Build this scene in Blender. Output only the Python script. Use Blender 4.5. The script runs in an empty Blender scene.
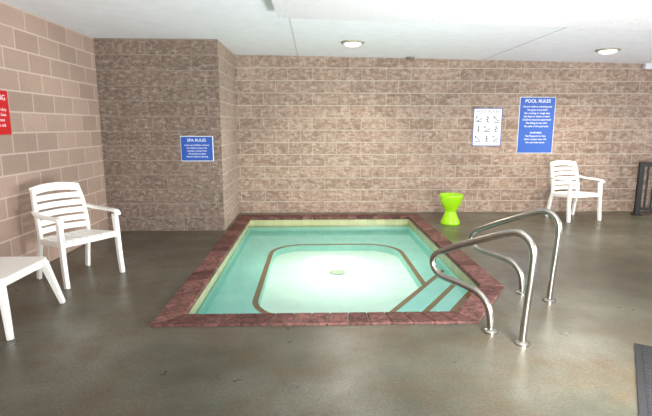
import bpy, bmesh, math, random
from mathutils import Vector, Matrix
random.seed(4)
S=bpy.context.scene
S.view_settings.view_transform='Standard'
S.view_settings.look='None'
COL=S.collection

# ---------------------------------------------------------------- materials
def lin(r,g,b):
    f=lambda c:(c/255/12.92 if c/255<=.04045 else ((c/255+.055)/1.055)**2.4)
    return (f(r),f(g),f(b),1)
def newmat(name):
    m=bpy.data.materials.new(name); m.use_nodes=True
    nt=m.node_tree; b=nt.nodes['Principled BSDF']
    return m,nt,b
def N(nt,t,**kw):
    n=nt.nodes.new(t)
    for k,v in kw.items():
        if k in n.inputs: n.inputs[k].default_value=v
        else: setattr(n,k,v)
    return n
def mixc(nt,a,b,fac,mode='MIX'):
    n=nt.nodes.new('ShaderNodeMix'); n.data_type='RGBA'; n.blend_type=mode
    for s,v in ((n.inputs[0],fac),(n.inputs[6],a),(n.inputs[7],b)):
        if hasattr(v,'is_output'): nt.links.new(v,s)
        else: s.default_value=v
    return n.outputs[2]
def ramp(nt,src,p0,p1,c0=(0,0,0,1),c1=(1,1,1,1)):
    r=nt.nodes.new('ShaderNodeValToRGB')
    r.color_ramp.elements[0].position=p0; r.color_ramp.elements[1].position=p1
    r.color_ramp.elements[0].color=c0; r.color_ramp.elements[1].color=c1
    nt.links.new(src,r.inputs[0]); return r.outputs[0]
def mth(nt,op,a,b=None):
    n=nt.nodes.new('ShaderNodeMath'); n.operation=op
    for i,v in enumerate((a,b)):
        if v is None: continue
        if hasattr(v,'is_output'): nt.links.new(v,n.inputs[i])
        else: n.inputs[i].default_value=v
    return n.outputs[0]
def plain(name,rgb,rough=.5,metal=0,emit=0,var=.06,scale=8):
    m,nt,b=newmat(name)
    c=lin(*rgb)
    tc=N(nt,'ShaderNodeTexCoord'); n=N(nt,'ShaderNodeTexNoise',Scale=scale,Detail=4.0)
    nt.links.new(tc.outputs['Object'],n.inputs['Vector'])
    d=tuple(x*(1-var*2) for x in c[:3])+(1,)
    nt.links.new(ramp(nt,n.outputs[0],.3,.7,d,c),b.inputs['Base Color'])
    b.inputs['Roughness'].default_value=rough; b.inputs['Metallic'].default_value=metal
    if emit:
        b.inputs['Emission Color'].default_value=c; b.inputs['Emission Strength'].default_value=emit
    return m
def block(name,axis,c1,c2,mort,rough_face=True,dark=(.10,.066,.050,1),lightc=(.92,.84,.76,1),vert=.5,rowk=.85,amt=.5):
    m,nt,b=newmat(name)
    tc=N(nt,'ShaderNodeTexCoord'); sp=N(nt,'ShaderNodeSeparateXYZ'); cb=N(nt,'ShaderNodeCombineXYZ')
    nt.links.new(tc.outputs['Object'],sp.inputs[0])
    nt.links.new(sp.outputs[axis],cb.inputs[0]); nt.links.new(sp.outputs[2],cb.inputs[1])
    wob=N(nt,'ShaderNodeTexNoise',Scale=14.0,Detail=3.0)
    nt.links.new(tc.outputs['Object'],wob.inputs['Vector'])
    vs=N(nt,'ShaderNodeVectorMath',operation='SCALE'); vs.inputs['Scale'].default_value=.008 if rough_face else .002
    nt.links.new(wob.outputs['Color'],vs.inputs[0])
    va=N(nt,'ShaderNodeVectorMath',operation='ADD')
    nt.links.new(cb.outputs[0],va.inputs[0]); nt.links.new(vs.outputs[0],va.inputs[1])
    br=N(nt,'ShaderNodeTexBrick'); br.offset=.5
    for k,v in (('Scale',1.0),('Mortar Size',.009),('Mortar Smooth',.2),('Brick Width',.4),('Row Height',.198),('Bias',0.0)):
        br.inputs[k].default_value=v
    br.inputs['Color1'].default_value=c1; br.inputs['Color2'].default_value=c2
    br.inputs['Mortar'].default_value=tuple((a+q)/2 for a,q in zip(c1,c2))
    nt.links.new(va.outputs[0],br.inputs['Vector'])
    # bed joints (horizontal) read stronger than head joints
    sp2=N(nt,'ShaderNodeSeparateXYZ'); nt.links.new(va.outputs[0],sp2.inputs[0])
    fr=mth(nt,'FRACT',mth(nt,'DIVIDE',sp2.outputs[1],.198))
    edge=mth(nt,'ABSOLUTE',mth(nt,'SUBTRACT',fr,.5))
    row=mth(nt,'GREATER_THAN',edge,.448)
    st=N(nt,'ShaderNodeMapping'); st.inputs['Scale'].default_value=(.85,.85,1.35)
    nt.links.new(tc.outputs['Object'],st.inputs['Vector'])
    n1=N(nt,'ShaderNodeTexNoise',Scale=17.0 if rough_face else 110.0,Detail=9.0,Roughness=.74)
    n2=N(nt,'ShaderNodeTexNoise',Scale=6.0,Detail=6.0,Roughness=.6)
    n3=N(nt,'ShaderNodeTexNoise',Scale=.9,Detail=3.0)
    for n in (n1,n2,n3): nt.links.new(st.outputs[0],n.inputs['Vector'])
    a=amt if rough_face else .16
    f1=ramp(nt,n1.outputs[0],.34,.50,(a,a,a,1),(0,0,0,1))
    body=mixc(nt,br.outputs['Color'],dark,f1)
    f2=ramp(nt,n1.outputs[0],.50,.66,(0,0,0,1),(a*1.1,a*1.1,a*1.1,1))
    body=mixc(nt,body,lightc,f2)
    keep=mth(nt,'MULTIPLY',br.outputs['Fac'],mth(nt,'ADD',mth(nt,'MULTIPLY',row,rowk-vert),vert))
    col=mixc(nt,body,mort,keep)
    f3=ramp(nt,n3.outputs[0],.3,.7,(.88,.88,.88,1),(1.05,1.04,1.03,1))
    col=mixc(nt,col,f3,1.0,'MULTIPLY')
    nt.links.new(col,b.inputs['Base Color'])
    b.inputs['Roughness'].default_value=.85
    h=mth(nt,'ADD',mth(nt,'ADD',n1.outputs[0],n2.outputs[0]),mth(nt,'MULTIPLY',br.outputs['Fac'],-.8 if rough_face else -.5))
    bp=N(nt,'ShaderNodeBump',Strength=1.0 if rough_face else .25,Distance=.085 if rough_face else .01)
    nt.links.new(h,bp.inputs['Height']); nt.links.new(bp.outputs[0],b.inputs['Normal'])
    return m

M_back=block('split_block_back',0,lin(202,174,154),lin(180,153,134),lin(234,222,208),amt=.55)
M_pil=block('split_block_pillar_shaded',0,lin(164,142,126),lin(146,126,111),lin(190,174,159),rowk=.75,vert=.4,amt=.42)  # dimmer light on the pillar front put into a darker block colour
M_pils=block('split_block_pillar_side',1,lin(208,182,164),lin(192,166,149),lin(228,214,200))  # lighter copy of the same block, without the front's painted shade
M_left=block('smooth_block_left',1,lin(188,161,146),lin(168,143,128),lin(212,195,182),False,vert=.7,rowk=.8)

def mk_floor():
    m,nt,b=newmat('sealed_concrete')
    tc=N(nt,'ShaderNodeTexCoord')
    n1=N(nt,'ShaderNodeTexNoise',Scale=.8,Detail=6.0,Roughness=.6)
    n2=N(nt,'ShaderNodeTexNoise',Scale=60.0,Detail=5.0,Roughness=.7)
    n3=N(nt,'ShaderNodeTexNoise',Scale=1.8,Detail=8.0,Roughness=.72)
    for n in (n1,n2,n3): nt.links.new(tc.outputs['Object'],n.inputs['Vector'])
    c=ramp(nt,n1.outputs[0],.36,.64,lin(68,67,55),lin(106,104,91))
    c=mixc(nt,c,lin(88,73,50),ramp(nt,n3.outputs[0],.46,.66,(0,0,0,1),(.75,.75,.75,1)))
    c=mixc(nt,c,ramp(nt,n2.outputs[0],.3,.7,(.60,.60,.60,1),(1.26,1.26,1.26,1)),1.0,'MULTIPLY')
    nt.links.new(c,b.inputs['Base Color'])
    nt.links.new(ramp(nt,n3.outputs[0],.3,.7,(.24,.24,.24,1),(.44,.44,.44,1)),b.inputs['Roughness'])
    bp=N(nt,'ShaderNodeBump',Strength=.2,Distance=.005)
    nt.links.new(n2.outputs[0],bp.inputs['Height']); nt.links.new(bp.outputs[0],b.inputs['Normal'])
    return m
M_floor=mk_floor()
def mk_rough_white(name,rgb,scale,strength,dist):
    m,nt,b=newmat(name)
    tc=N(nt,'ShaderNodeTexCoord'); n=N(nt,'ShaderNodeTexNoise',Scale=scale,Detail=6.0,Roughness=.7)
    nt.links.new(tc.outputs['Object'],n.inputs['Vector'])
    c=lin(*rgb)
    nt.links.new(ramp(nt,n.outputs[0],.3,.6,tuple(x*.93 for x in c[:3])+(1,),c),b.inputs['Base Color'])
    b.inputs['Roughness'].default_value=.9
    bp=N(nt,'ShaderNodeBump',Strength=strength,Distance=dist)
    nt.links.new(n.outputs[0],bp.inputs['Height']); nt.links.new(bp.outputs[0],b.inputs['Normal'])
    return m
M_ceil=mk_rough_white('ceiling_paint',(242,244,252),6,.05,.01)
M_pop=mk_rough_white('popcorn_ceiling',(240,240,243),55,1.0,.03)
M_seam=plain('ceiling_seam',(205,208,214),.8)
M_white=plain('white_resin',(244,244,238),.38,var=.02)
M_green=plain('lime_plastic',(150,206,14),.35,var=.03)
M_steel=plain('brushed_steel',(170,166,158),.27,metal=1,var=.05,scale=20)
M_black=plain('black_iron',(20,20,22),.5)
M_mat=plain('rubber_mat',(30,30,32),.85,var=.2,scale=90)
M_blue=plain('sign_blue',(24,80,168),.4,var=.02)
M_wsign=plain('sign_white',(240,243,245),.4,var=.01)
M_red=plain('sign_red',(205,28,32),.4,var=.02)
M_lamp=plain('lamp_glass',(255,244,214),.4,emit=6)
M_brown=plain('brown_tile',(156,106,60),.35,var=.2,scale=30)
M_drain=plain('drain_plastic',(190,200,180),.5)
M_ring=plain('fixture_ring',(176,170,156),.4,metal=.5)

def mk_cope():
    m,nt,b=newmat('maroon_coping')
    at=N(nt,'ShaderNodeAttribute'); at.attribute_name='tint'
    tc=N(nt,'ShaderNodeTexCoord'); n=N(nt,'ShaderNodeTexNoise',Scale=28.0,Detail=7.0,Roughness=.7)
    nt.links.new(tc.outputs['Object'],n.inputs['Vector'])
    c=mixc(nt,lin(80,49,45),lin(116,80,74),at.outputs['Fac'])
    c=mixc(nt,c,ramp(nt,n.outputs[0],.38,.66,(.38,.38,.38,1),(1.75,1.75,1.7,1)),1.0,'MULTIPLY')
    nt.links.new(c,b.inputs['Base Color']); b.inputs['Roughness'].default_value=.7
    b.inputs['Specular IOR Level'].default_value=.3
    bp=N(nt,'ShaderNodeBump',Strength=.4,Distance=.006)
    nt.links.new(n.outputs[0],bp.inputs['Height']); nt.links.new(bp.outputs[0],b.inputs['Normal'])
    return m
M_cope=mk_cope()
M_grout=plain('grout',(150,140,130),.9,var=.1,scale=40)
def mk_plaster(name,c0,c1):
    m,nt,b=newmat(name)
    tc=N(nt,'ShaderNodeTexCoord'); n=N(nt,'ShaderNodeTexNoise',Scale=5.0,Detail=5.0)
    nt.links.new(tc.outputs['Object'],n.inputs['Vector'])
    nt.links.new(ramp(nt,n.outputs[0],.3,.7,lin(*c0),lin(*c1)),b.inputs['Base Color'])
    b.inputs['Roughness'].default_value=.7
    return m
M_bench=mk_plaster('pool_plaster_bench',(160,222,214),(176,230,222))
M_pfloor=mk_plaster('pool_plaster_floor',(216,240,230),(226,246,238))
def mk_tile():
    m,nt,b=newmat('waterline_tile')
    tc=N(nt,'ShaderNodeTexCoord'); sp=N(nt,'ShaderNodeSeparateXYZ'); cb=N(nt,'ShaderNodeCombineXYZ')
    ad=N(nt,'ShaderNodeMath',operation='ADD')
    nt.links.new(tc.outputs['Object'],sp.inputs[0])
    nt.links.new(sp.outputs[0],ad.inputs[0]); nt.links.new(sp.outputs[1],ad.inputs[1])
    nt.links.new(ad.outputs[0],cb.inputs[0]); nt.links.new(sp.outputs[2],cb.inputs[1])
    br=N(nt,'ShaderNodeTexBrick'); br.offset=0
    for k,v in (('Scale',1.0),('Mortar Size',.003),('Brick Width',.15),('Row Height',.15)): br.inputs[k].default_value=v
    br.inputs['Color1'].default_value=lin(176,176,130); br.inputs['Color2'].default_value=lin(160,162,118); br.inputs['Mortar'].default_value=lin(140,146,118)
    nt.links.new(cb.outputs[0],br.inputs['Vector']); nt.links.new(br.outputs['Color'],b.inputs['Base Color'])
    b.inputs['Roughness'].default_value=.2
    return m
M_tile=mk_tile()
def mk_water():
    m=bpy.data.materials.new('spa_water'); m.use_nodes=True; nt=m.node_tree
    for n in list(nt.nodes): nt.nodes.remove(n)
    o=N(nt,'ShaderNodeOutputMaterial'); mx=N(nt,'ShaderNodeMixShader')
    tr=N(nt,'ShaderNodeBsdfTransparent'); tr.inputs[0].default_value=(.92,.99,.98,1)
    gl=N(nt,'ShaderNodeBsdfGlossy'); gl.inputs['Roughness'].default_value=.03
    tc=N(nt,'ShaderNodeTexCoord'); n=N(nt,'ShaderNodeTexNoise',Scale=7.0,Detail=3.0)
    nt.links.new(tc.outputs['Object'],n.inputs['Vector'])
    bp=N(nt,'ShaderNodeBump',Strength=.15,Distance=.02)
    nt.links.new(n.outputs[0],bp.inputs['Height'])
    fr=N(nt,'ShaderNodeFresnel'); fr.inputs['IOR'].default_value=1.33
    nt.links.new(bp.outputs[0],gl.inputs['Normal']); 
    nt.links.new(fr.outputs[0],mx.inputs[0]); nt.links.new(tr.outputs[0],mx.inputs[1]); nt.links.new(gl.outputs[0],mx.inputs[2])
    nt.links.new(mx.outputs[0],o.inputs[0]); return m
M_water=mk_water()

# ---------------------------------------------------------------- mesh helpers
def obj_from_bm(bm,name,mat,parent=None,bevel=0,smooth=False,recalc=True):
    if recalc: bmesh.ops.recalc_face_normals(bm,faces=bm.faces)
    me=bpy.data.meshes.new(name); bm.to_mesh(me); bm.free()
    if mat: me.materials.append(mat)
    o=bpy.data.objects.new(name,me); COL.objects.link(o)
    if parent: o.parent=parent
    if bevel:
        b=o.modifiers.new('bevel','BEVEL'); b.width=bevel; b.segments=3; b.limit_method='ANGLE'; b.angle_limit=.6
    if smooth:
        for p in me.polygons: p.use_smooth=True
    return o
def add_box(bm,x0,x1,y0,y1,z0,z1):
    vs=[bm.verts.new(p) for p in ((x0,y0,z0),(x1,y0,z0),(x1,y1,z0),(x0,y1,z0),(x0,y0,z1),(x1,y0,z1),(x1,y1,z1),(x0,y1,z1))]
    for f in ((0,3,2,1),(4,5,6,7),(0,1,5,4),(1,2,6,5),(2,3,7,6),(3,0,4,7)): bm.faces.new([vs[i] for i in f])
    return vs
def box(name,x0,x1,y0,y1,z0,z1,mat,parent=None,bevel=0):
    bm=bmesh.new(); add_box(bm,x0,x1,y0,y1,z0,z1); return obj_from_bm(bm,name,mat,parent,bevel)
def empty(name,loc=(0,0,0),rz=0):
    e=bpy.data.objects.new(name,None); e.location=loc; e.rotation_euler=(0,0,rz); e.empty_display_size=.1
    COL.objects.link(e); return e
def prism(bm,poly,z0,z1):
    a=[bm.verts.new((x,y,z0)) for x,y in poly]; b=[bm.verts.new((x,y,z1)) for x,y in poly]
    n=len(poly)
    bm.faces.new(a[::-1]); bm.faces.new(b)
    for i in range(n): bm.faces.new((a[i],a[(i+1)%n],b[(i+1)%n],b[i]))
def catmull(pts,n=8):
    P=[Vector(p) for p in pts]; P=[P[0]*2-P[1]]+P+[P[-1]*2-P[-2]]; out=[]
    for i in range(1,len(P)-2):
        for k in range(n):
            t=k/n; a,b,c,d=P[i-1:i+3]
            out.append(.5*((2*b)+(c-a)*t+(2*a-5*b+4*c-d)*t*t+(3*b-a-3*c+d)*t**3))
    out.append(P[-2]); return out
def bar(bm,path,ws,t,side,ts=None):
    """rectangular section swept on a path; width along `side`"""
    path=[Vector(p) for p in path]; n=len(path); rings=[]
    for i,p in enumerate(path):
        tan=(path[min(i+1,n-1)]-path[max(i-1,0)]).normalized()
        s=Vector(side); s=(s-tan*s.dot(tan)).normalized(); nn=tan.cross(s)
        w=ws[0]+(ws[1]-ws[0])*i/(n-1) if isinstance(ws,(tuple,list)) else ws
        rings.append([bm.verts.new(p+s*w/2*a+nn*t/2*b) for a,b in ((-1,-1),(1,-1),(1,1),(-1,1))])
    for i in range(n-1):
        for k in range(4): bm.faces.new((rings[i][k],rings[i][(k+1)%4],rings[i+1][(k+1)%4],rings[i+1][k]))
    bm.faces.new(rings[0][::-1]); bm.faces.new(rings[-1])
def tube(bm,path,r,seg=16):
    path=[Vector(p) for p in path]; n=len(path); rings=[]; ref=None
    for i,p in enumerate(path):
        tan=(path[min(i+1,n-1)]-path[max(i-1,0)]).normalized()
        if ref is None:
            ref=Vector((1,0,0)) if abs(tan.x)<.8 else Vector((0,1,0))
        a=(ref-tan*ref.dot(tan)).normalized(); ref=a; b=tan.cross(a)
        rings.append([bm.verts.new(p+(a*math.cos(2*math.pi*k/seg)+b*math.sin(2*math.pi*k/seg))*r) for k in range(seg)])
    for i in range(n-1):
        for k in range(seg): bm.faces.new((rings[i][k],rings[i][(k+1)%seg],rings[i+1][(k+1)%seg],rings[i+1][k]))
    bm.faces.new(rings[0][::-1]); bm.faces.new(rings[-1])
def lathe(bm,prof,seg=48):
    rings=[]
    for r,z in prof:
        rings.append([bm.verts.new((r*math.cos(2*math.pi*k/seg),r*math.sin(2*math.pi*k/seg),z)) for k in range(seg)])
    for i in range(len(prof)-1):
        for k in range(seg): bm.faces.new((rings[i][k],rings[i][(k+1)%seg],rings[i+1][(k+1)%seg],rings[i+1][k]))
    bm.faces.new(rings[0][::-1]); bm.faces.new(rings[-1])

# ---------------------------------------------------------------- room shell
XL,XR,YB,YF=-2.86,8.0,7.85,-2.5
PX=-1.25; PY=6.5
px0,px1,py0,py1=-1.2,1.73,3.27,7.58
cutA=(1.225,3.27); cutB=(1.73,4.04)
bm=bmesh.new()
def quad(*p): bm.faces.new([bm.verts.new((x,y,0)) for x,y in p])
quad((XL,YF),(px0,YF),(px0,YB),(XL,YB))
quad((px1,YF),(XR,YF),(XR,YB),(px1,YB))
quad((px0,YF),(px1,YF),(px1,py0),(px0,py0))
quad((px0,py1),(px1,py1),(px1,YB),(px0,YB))
quad(cutA,(px1,py0),cutB)
o=obj_from_bm(bm,'floor',M_floor,recalc=False)
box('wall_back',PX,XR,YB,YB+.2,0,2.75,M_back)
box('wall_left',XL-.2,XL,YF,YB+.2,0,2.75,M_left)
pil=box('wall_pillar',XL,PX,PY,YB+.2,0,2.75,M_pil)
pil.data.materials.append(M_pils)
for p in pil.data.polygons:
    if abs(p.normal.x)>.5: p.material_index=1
def cz(x): return 2.58 if x<PX else 2.575-.018*(x-PX)
bm=bmesh.new()
ys=(YF,YB+.2); xs=(XL-.2,PX,XR)
lo=[[bm.verts.new((x,y,cz(x))) for x in xs] for y in ys]
hi=[[bm.verts.new((x,y,2.8)) for x in xs] for y in ys]
for i in range(2):
    bm.faces.new((lo[0][i],lo[0][i+1],lo[1][i+1],lo[1][i]))
    bm.faces.new((hi[0][i],hi[0][i+1],hi[1][i+1],hi[1][i]))
    for j in range(2): bm.faces.new((lo[j][i],lo[j][i+1],hi[j][i+1],hi[j][i]))
for i in (0,2): bm.faces.new((lo[0][i],lo[1][i],hi[1][i],hi[0][i]))
obj_from_bm(bm,'ceiling',M_ceil)
# dropped popcorn soffit
bm=bmesh.new()
x0,x1,y0,y1=-.33,XR,YF,4.67; zb0,zb1=2.45,2.24
vs=add_box(bm,x0,x1,y0,y1,zb0,2.6)
for v in vs:
    if v.co.z<2.5 and v.co.x>0: v.co.z=zb1
    if v.co.z>2.5: v.co.z=cz(v.co.x)+.02
obj_from_bm(bm,'ceiling_soffit',M_pop)
for i,xx in enumerate((-.24,2.75,5.3)):
    box('trim_%d'%(i+1),xx-.006,xx+.006,4.67,YB,cz(xx)-.004,cz(xx)+.01,M_seam)

# ---------------------------------------------------------------- hot tub
tub=empty('hot_tub')
outer=[(px0,py0),cutA,cutB,(px1,py1),(px0,py1)]
def inset(poly,d):
    n=len(poly); L=[]
    for i in range(n):
        a=Vector(poly[i]); b=Vector(poly[(i+1)%n]); t=(b-a).normalized(); nn=Vector((-t.y,t.x))
        L.append((a+nn*d,t))
    out=[]
    for i in range(n):
        p,t=L[i-1]; q,s=L[i]
        den=t.x*s.y-t.y*s.x; k=((q.x-p.x)*s.y-(q.y-p.y)*s.x)/den
        out.append(tuple(p+t*k))
    return out
CW=.2
lip=inset(outer,CW)
inner=inset(outer,CW-.012)
# coping bricks
bm=bmesh.new(); lay=bm.verts.layers.float.new('tint')
for i in range(5):
    a=Vector(outer[i]);b=Vector(outer[(i+1)%5]);c=Vector(lip[(i+1)%5]);d=Vector(lip[i])
    n=max(1,round((b-a).length/.16)); g=.004
    for k in range(n):
        s0=k/n; s1=(k+1)/n; e=g/(b-a).length
        P=[a.lerp(b,s0+e),a.lerp(b,s1-e),d.lerp(c,s1-e),d.lerp(c,s0+e)]
        before=set(bm.verts)
        prism(bm,[tuple(p) for p in P],-.03,.018)
        t=random.random()
        for v in bm.verts:
            if v not in before: v[lay]=t
obj_from_bm(bm,'coping',M_cope,tub,bevel=.006)
bm=bmesh.new()
def ringmesh(bm,A,B,z):
    n=len(A); va=[bm.verts.new((*p,z)) for p in A]; vb=[bm.verts.new((*p,z)) for p in B]
    for i in range(n): bm.faces.new((va[i],va[(i+1)%n],vb[(i+1)%n],vb[i]))
ringmesh(bm,outer,inset(outer,CW-.003),.009)
obj_from_bm(bm,'coping_grout',M_grout,tub)
ZW,ZB,ZF=-.12,-.29,-.38
# inner walls
def wall_strip(name,poly,z0,z1,mat):
    bm=bmesh.new(); n=len(poly)
    a=[bm.verts.new((*p,z0)) for p in poly]; b=[bm.verts.new((*p,z1)) for p in poly]
    for i in range(n): bm.faces.new((a[i],a[(i+1)%n],b[(i+1)%n],b[i]))
    return obj_from_bm(bm,name,mat,tub,recalc=False)
wall_strip('waterline_tiles',inner,-.15,.005,M_tile)
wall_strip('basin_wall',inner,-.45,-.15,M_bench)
# bench outline
def rrect(x0,x1,y0,y1,r,seg=10):
    out=[]
    for cx,cy,a0 in ((x1-r,y1-r,0),(x0+r,y1-r,90),(x0+r,y0+r,180),(x1-r,y0+r,270)):
        for k in range(seg+1):
            a=math.radians(a0+90*k/seg); out.append((cx+r*math.cos(a),cy+r*math.sin(a)))
    return out
out_in=rrect(-.56,1.2,4.1,6.77,.45)
out_st=rrect(-.62,1.26,4.04,6.83,.51)
bm=bmesh.new()
def loop(bm,poly,z):
    v=[bm.verts.new((*p,z)) for p in poly]; return [bm.edges.new((v[i],v[(i+1)%len(v)])) for i in range(len(v))]
e=loop(bm,inner,ZB)+loop(bm,out_in,ZB)
bmesh.ops.triangle_fill(bm,use_beauty=True,edges=e)
for f in bm.faces:
    if f.normal.z<0: f.normal_flip()
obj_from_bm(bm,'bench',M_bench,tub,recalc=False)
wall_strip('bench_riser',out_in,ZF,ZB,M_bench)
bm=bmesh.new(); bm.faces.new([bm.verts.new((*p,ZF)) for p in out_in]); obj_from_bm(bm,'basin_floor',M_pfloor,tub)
bm=bmesh.new(); ringmesh(bm,out_in,out_st,ZB+.003); obj_from_bm(bm,'bench_edge_tiles',M_brown,tub)
# steps in the cut corner
nin=Vector((-.836,.548)); c0=Vector(cutA)
def clip(poly,d,keep_less):
    out=[]; n=len(poly)
    f=lambda p:((Vector(p)-c0).dot(nin)-d)*(1 if keep_less else -1)
    for i in range(n):
        p,q=poly[i],poly[(i+1)%n]; fp,fq=f(p),f(q)
        if fp<=0: out.append(tuple(p))
        if fp*fq<0:
            t=fp/(fp-fq); out.append(tuple(Vector(p).lerp(Vector(q),t)))
    return out
for i,(d,z) in enumerate(((.36,-.15),(.60,-.20),(.90,-.25))):
    bm=bmesh.new(); pl=clip(inner,d,True); prism(bm,pl,ZF-.02,z); obj_from_bm(bm,'step_%d'%(i+1),M_bench,tub)
    bm=bmesh.new(); st=clip(pl,d-.05,False); prism(bm,st,z+.001,z+.005); obj_from_bm(bm,'step_nosing_%d'%(i+1),M_brown,tub)
bm=bmesh.new(); lathe(bm,[(.10,ZF+.001),(.10,ZF+.012),(.075,ZF+.020),(.02,ZF+.022)],32)
o=obj_from_bm(bm,'main_drain',M_drain,tub,smooth=False); o.location=(.30,5.72,0)
bm=bmesh.new(); bm.faces.new([bm.verts.new((*p,ZW)) for p in inset(outer,CW-.01)])
for f in bm.faces:
    f.normal_update()
    if f.normal.z<0: f.normal_flip()
obj_from_bm(bm,'water',M_water,tub,recalc=False)

# ---------------------------------------------------------------- handrails
prof=[(0,0),(-.012,.25),(-.028,.50),(-.025,.66),(.04,.74),(.14,.742),(.4,.637),(.64,.525),(.755,.455),(.775,.375),(.70,.307),(.50,.287),(.36,.262),(.275,.19),(.245,.09),(.24,0)]
def handrail(foot,d):
    e=empty('pool_handrail',(foot[0],foot[1],0))
    d=Vector(d).normalized()
    bm=bmesh.new(); tube(bm,catmull([(d.x*s,d.y*s,z) for s,z in prof],8),.025,20)
    obj_from_bm(bm,'rail_tube',M_steel,e,smooth=True)
    for i,s in enumerate((0,.24)):
        bm=bmesh.new(); lathe(bm,[(.052,0.001),(.052,.012),(.04,.022),(.027,.028)],28)
        o=obj_from_bm(bm,'escutcheon_%d'%(i+1),M_steel,e,smooth=False); o.location=(d.x*s,d.y*s,0)
handrail((1.405,2.934),(-.6,.8))
handrail((1.977,3.707),(-.61,.79))

# ---------------------------------------------------------------- resin armchair (front = +x)
def armchair(loc,rz):
    e=empty('plastic_armchair',loc,rz)
    for s,nm in ((1,'left'),(-1,'right')):
        bm=bmesh.new()
        bar(bm,catmull([(.27,s*.285,0),(.25,s*.283,.2),(.235,s*.28,.45),(.225,s*.278,.60)],5),(.045,.06),.04,(1,0,0))
        obj_from_bm(bm,'front_leg_'+nm,M_white,e,.008)
        bm=bmesh.new()
        bar(bm,catmull([(.262,s*.285,.585),(.255,s*.285,.612),(.215,s*.285,.63),(.05,s*.29,.632),(-.09,s*.285,.635),(-.215,s*.25,.655)],6),(.062,.05),.024,(0,1,0))
        obj_from_bm(bm,'arm_'+nm,M_white,e,.008)
        bm=bmesh.new()
        bar(bm,catmull([(-.25,s*.25,0),(-.215,s*.245,.2),(-.175,s*.24,.40),(-.19,s*.24,.55),(-.225,s*.235,.72),(-.27,s*.215,.87)],6),(.05,.045),.034,(1,0,0))
        obj_from_bm(bm,'rear_leg_and_stile_'+nm,M_white,e,.008)
        bm=bmesh.new()
        bar(bm,[(.24,s*.262,.40),(0,s*.25,.385),(-.17,s*.24,.375)],.03,.055,(0,1,0))
        obj_from_bm(bm,'seat_rail_'+nm,M_white,e,.006)
    # seat slats run front to back, curved over the front lip
    bm=bmesh.new(); 
    for k in range(7):
        y=(k-3)*.07
        bar(bm,catmull([(-.185,y,.405),(-.08,y,.392),(.05,y,.398),(.18,y,.422),(.24,y,.42),(.265,y,.385)],5),.062,.014,(0,1,0))
    obj_from_bm(bm,'seat_slats',M_white,e,.004)
    bm=bmesh.new()
    bar(bm,[(.245,-.27,.395),(.255,0,.397),(.245,.27,.395)],.045,.02,(0,0,1))
    bar(bm,[(-.165,-.25,.39),(-.165,0,.385),(-.165,.25,.39)],.03,.03,(0,0,1))
    bar(bm,[(-.02,-.25,.378),(-.02,.25,.378)],.05,.012,(1,0,0))
    obj_from_bm(bm,'seat_frame',M_white,e,.005)
    # back slats, horizontal, bowed
    def bx(z):
        pts=[(.40,-.175),(.55,-.19),(.72,-.225),(.87,-.27),(.95,-.3)]
        for (a,b),(c,d) in zip(pts,pts[1:]):
            if z<=c: return b+(d-b)*(z-a)/(c-a)
        return -.38
    bm=bmesh.new()
    zs=[.465,.54,.615,.69,.765]
    for z in zs:
        w=.24; x=bx(z)
        bar(bm,catmull([(x,-w,z),(x-.022,-w*.5,z+.004),(x-.03,0,z+.006),(x-.022,w*.5,z+.004),(x,w,z)],5),.056,.014,(-.3,0,1))
    x=bx(.85)
    bar(bm,catmull([(x,-.235,.838),(x-.022,-.12,.858),(x-.03,0,.864),(x-.022,.12,.858),(x,.235,.838)],6),.078,.022,(-.35,0,1))
    obj_from_bm(bm,'back_slats',M_white,e,.005)
    return e
armchair((-2.30,4.50,0),math.radians(-32))
armchair((4.10,7.24,0),math.radians(-77))

# ---------------------------------------------------------------- low resin table
t=empty('plastic_side_table',(-2.42,3.43,0))
bm=bmesh.new(); prism(bm,rrect(-.29,.29,-.3,.3,.06,6),.385,.415); obj_from_bm(bm,'table_top',M_white,t,.008)
bm=bmesh.new(); A=rrect(-.265,.265,-.275,.275,.05,5); B=rrect(-.25,.25,-.26,.26,.04,5)
ringmesh(bm,A,B,.345); ringmesh(bm,A,B,.384)
n=len(A); bm.verts.ensure_lookup_table()
for P,q in ((0,2*n),(n,3*n)):
    for i in range(n):
        j=(i+1)%n; bm.faces.new((bm.verts[P+i],bm.verts[P+j],bm.verts[q+j],bm.verts[q+i]))
obj_from_bm(bm,'apron',M_white,t)
for i,(sx,sy) in enumerate(((1,1),(1,-1),(-1,1),(-1,-1))):
    bm=bmesh.new(); bar(bm,[(sx*.335,sy*.345,0),(sx*.295,sy*.3,.2),(sx*.255,sy*.262,.385)],(.04,.07),.035,(0,1,0) if i%2 else (1,0,0))
    obj_from_bm(bm,'leg_%d'%(i+1),M_white,t,.008)

# ---------------------------------------------------------------- lime stool
st=empty('lime_green_stool',(2.05,6.86,0))
bm=bmesh.new()
lathe(bm,[(.135,0),(.145,.008),(.14,.04),(.105,.12),(.082,.18),(.085,.215),(.115,.26),(.15,.33),(.168,.42),(.172,.445),(.165,.452),(.15,.44),(.13,.40),(.02,.395)],56)
obj_from_bm(bm,'stool_body',M_green,st,smooth=True)

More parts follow.
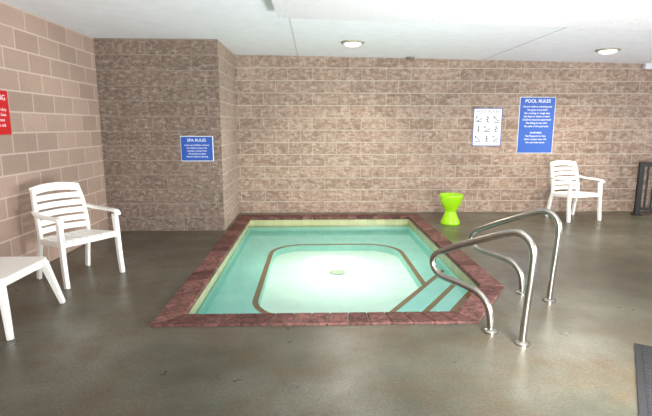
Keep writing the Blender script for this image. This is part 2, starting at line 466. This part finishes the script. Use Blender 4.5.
# ---------------------------------------------------------------- signs
def text(body,size,loc,rot,mat,parent,name,align='CENTER',sp=1.0):
    c=bpy.data.curves.new(name,'FONT'); c.body=body; c.size=size; c.align_x=align; c.align_y='TOP'; c.space_line=sp
    c.extrude=.0008; c.materials.append(mat)
    o=bpy.data.objects.new(name,c); COL.objects.link(o); o.location=loc; o.rotation_euler=rot; o.parent=parent; return o
R=(math.radians(90),0,0)
LINES="Shower before entering pool\nNo glass of any kind\nNo running or rough play\nNo food or drink in water\nChildren must be supervised\nNo diving at any time\nNo pets in the pool area"
def blue_sign(name,x0,x1,z0,z1,y,head,body,hs,bs):
    cx,cz_=(x0+x1)/2,(z0+z1)/2; w,h=(x1-x0)/2,(z1-z0)/2
    e=empty(name,(cx,y,cz_))
    box('border',-w,w,-.012,-.001,-h,h,M_wsign,e,.002)
    b=.008
    box('panel',-w+b,w-b,-.015,-.010,-h+b,h-b,M_blue,e)
    text(head,hs,(0,-.0155,h-.03),R,M_wsign,e,'heading')
    text(body,bs,(0,-.0155,h-.03-hs*1.4),R,M_wsign,e,'body_text',sp=1.3)
    return e
blue_sign('hot_tub_rules_sign',-1.80,-1.36,.975,1.315,PY,'SPA RULES',"Limit use to fifteen minutes\nNo children under five\nConsult a doctor first\nNo alcohol or glass\nShower before entering",.055,.030)
blue_sign('pool_rules_sign',3.41,4.01,1.0,1.92,YB,'POOL RULES',LINES+"\n\nWARNING\nNo lifeguard on duty\nSwim at your own risk\nDo not swim alone",.075,.041)
e=empty('pictogram_rules_sign',(2.89,YB,1.43))
box('panel',-.24,.24,-.012,-.001,-.31,.31,M_wsign,e,.002)
M_ink=plain('sign_ink',(34,40,56),.5)
bm=bmesh.new()
for a in ((-.24,.24,.298,.31),(-.24,.24,-.31,-.298),(-.24,-.228,-.31,.31),(.228,.24,-.31,.31)): add_box(bm,a[0],a[1],-.0145,-.011,a[2],a[3])
obj_from_bm(bm,'frame_line',M_blue,e)
text('POOL RULES',.066,(0,-.0125,.285),R,M_ink,e,'heading')
# swimmer / diver / walker figures, one per cell, with caption bars
def seg(bm,x0,z0,x1,z1,w):
    d=Vector((x1-x0,z1-z0)).normalized()*w/2; nx,nz=-d.y,d.x
    pts=[(x0+nx,z0+nz),(x1+nx,z1+nz),(x1-nx,z1-nz),(x0-nx,z0-nz)]
    bm.faces.new([bm.verts.new((x,-.0145,z)) for x,z in pts])
def disc(bm,x,z,r):
    bm.faces.new([bm.verts.new((x+r*math.cos(k*math.pi/7),-.0145,z+r*math.sin(k*math.pi/7))) for k in range(14)])
figs=[[(-.03,-.02,.03,.0),(.03,.0,.05,.03),(-.05,-.035,.05,-.035)],
      [(-.005,.01,.0,-.03),(.0,-.03,.025,-.05),(.0,-.03,-.03,-.045),(-.03,.0,.03,.015)],
      [(-.03,.03,.02,-.02),(.02,-.02,.05,-.015),(-.05,-.045,.05,-.045)],
      [(0,.015,0,-.02),(0,-.02,-.022,-.052),(0,-.02,.022,-.052),(-.028,.005,.028,.005)]]
bm=bmesh.new(); q=0
for r in range(3):
    for c in range(3):
        cx=(c-1)*.148; z=.125-r*.16
        for a in figs[q%4]: seg(bm,cx+a[0],z+a[1],cx+a[2],z+a[3],.013)
        disc(bm,cx+(.0 if q%4 in (1,3) else -.04),z+.038,.015)
        seg(bm,cx-.05,z-.072,cx+.05,z-.072,.007)
        q+=1
obj_from_bm(bm,'pictograms',M_ink,e)
e=empty('warning_sign',(XL,4.37,1.57),math.radians(90))
box('panel',-.21,.21,-.012,-.001,-.2,.2,M_red,e,.002)
text('WARNING',.07,(0,-.0125,.17),R,M_wsign,e,'heading')
text('No lifeguard on duty\nChildren must have\nan adult present\nSwim at own risk',.040,(0,-.0125,.05),R,M_wsign,e,'body_text',sp=1.2)

# ---------------------------------------------------------------- ceiling fixtures
for x,y in ((.53,6.49),(4.04,6.6)):
    e=empty('ceiling_light',(x,y,cz(x)))
    bm=bmesh.new(); lathe(bm,[(.155,.01),(.155,-.012),(.145,-.022),(.12,-.024),(.115,-.01)],40); obj_from_bm(bm,'trim_ring',M_ring,e,smooth=False)
    bm=bmesh.new(); lathe(bm,[(.116,-.012),(.10,-.035),(.07,-.048),(.02,-.054)],40); obj_from_bm(bm,'diffuser',M_lamp,e,smooth=True)
    l=bpy.data.lights.new('ceiling_bulb','SPOT'); l.energy=170; l.spot_size=math.radians(155); l.spot_blend=1; l.color=(1,.92,.80); l.shadow_soft_size=.08
    o=bpy.data.objects.new('ceiling_bulb',l); COL.objects.link(o); o.parent=e; o.location=(0,0,-.15)
e=empty('smoke_detector',(1.55,7.72,cz(1.55)))
bm=bmesh.new(); lathe(bm,[(.07,.01),(.07,-.02),(.055,-.035),(.01,-.037)],28); obj_from_bm(bm,'detector_body',plain('detector',(120,115,110),.5),e)
e=empty('exit_light',(5.5,YB,cz(5.5)-.05))
box('housing',-.09,.09,-.07,.0,-.04,.055,M_seam,e,.01)

# ---------------------------------------------------------------- railing
e=empty('metal_railing',(5.30,7.50,0),math.radians(-14))
bm=bmesh.new()
add_box(bm,0,.07,-.035,.035,0,.87); add_box(bm,1.8,1.87,-.035,.035,0,.87)
add_box(bm,.06,1.8,-.025,.025,.80,.87); add_box(bm,.06,1.8,-.02,.02,.08,.13)
for k in range(19): add_box(bm,.125+k*.09,.15+k*.09,-.012,.012,.12,.81)
add_box(bm,-.03,.10,-.065,.065,0,.015); add_box(bm,1.77,1.90,-.065,.065,0,.015)
obj_from_bm(bm,'rail_frame',M_black,e)

# ---------------------------------------------------------------- mat
e=empty('rubber_floor_mat',(2.156,2.90,0),math.atan2(-.548,.836))
bm=bmesh.new(); add_box(bm,0,.9,-1.3,0,0.001,.012)
for k in range(30): add_box(bm,.04,.86,-1.27+k*.042,-1.25+k*.042,.012,.016)
obj_from_bm(bm,'mat_body',M_mat,e)

# ---------------------------------------------------------------- lights
w=bpy.data.worlds.new('World'); S.world=w; w.use_nodes=True
bg=w.node_tree.nodes['Background']; bg.inputs[0].default_value=(.95,.98,1,1); bg.inputs[1].default_value=.78
def area(name,loc,target,size,sy,power,col=(1,1,1)):
    l=bpy.data.lights.new(name,'AREA'); l.shape='RECTANGLE'; l.size=size; l.size_y=sy; l.energy=power; l.color=col
    o=bpy.data.objects.new(name,l); COL.objects.link(o); o.location=loc
    o.rotation_euler=(Vector(target)-Vector(loc)).to_track_quat('-Z','Y').to_euler(); return o
area('daylight_opening',(7.6,2.5,1.2),(1,5,1.3),4,2.2,190)
area('daylight_behind',(0.5,-2.0,1.2),(0.8,7,1.8),5,2,180)
area('ceiling_fill',(1.6,1.4,.7),(2.1,6.4,3.6),.8,.8,270)  # added fill light aimed up to brighten ceiling and upper back wall
for nm,en,ang,yy in (('pool_fill_spot',260,48,5.7),('pool_glow_spot',1000,17,6.15)):  # added spots without fixtures, for the glow in the tub
    l=bpy.data.lights.new(nm,'SPOT'); l.energy=en; l.spot_size=math.radians(ang); l.spot_blend=1; l.color=(1,.93,.78); l.shadow_soft_size=.08
    o=bpy.data.objects.new(nm,l); COL.objects.link(o); o.location=(.28,yy,2.5)

# ---------------------------------------------------------------- camera
c=bpy.data.cameras.new('camera'); c.sensor_width=36; c.lens=470/652*36
o=bpy.data.objects.new('camera',c); COL.objects.link(o); o.location=(0,0,1.45)
o.rotation_euler=(math.radians(80.1),0,math.radians(-1.56)); S.camera=o
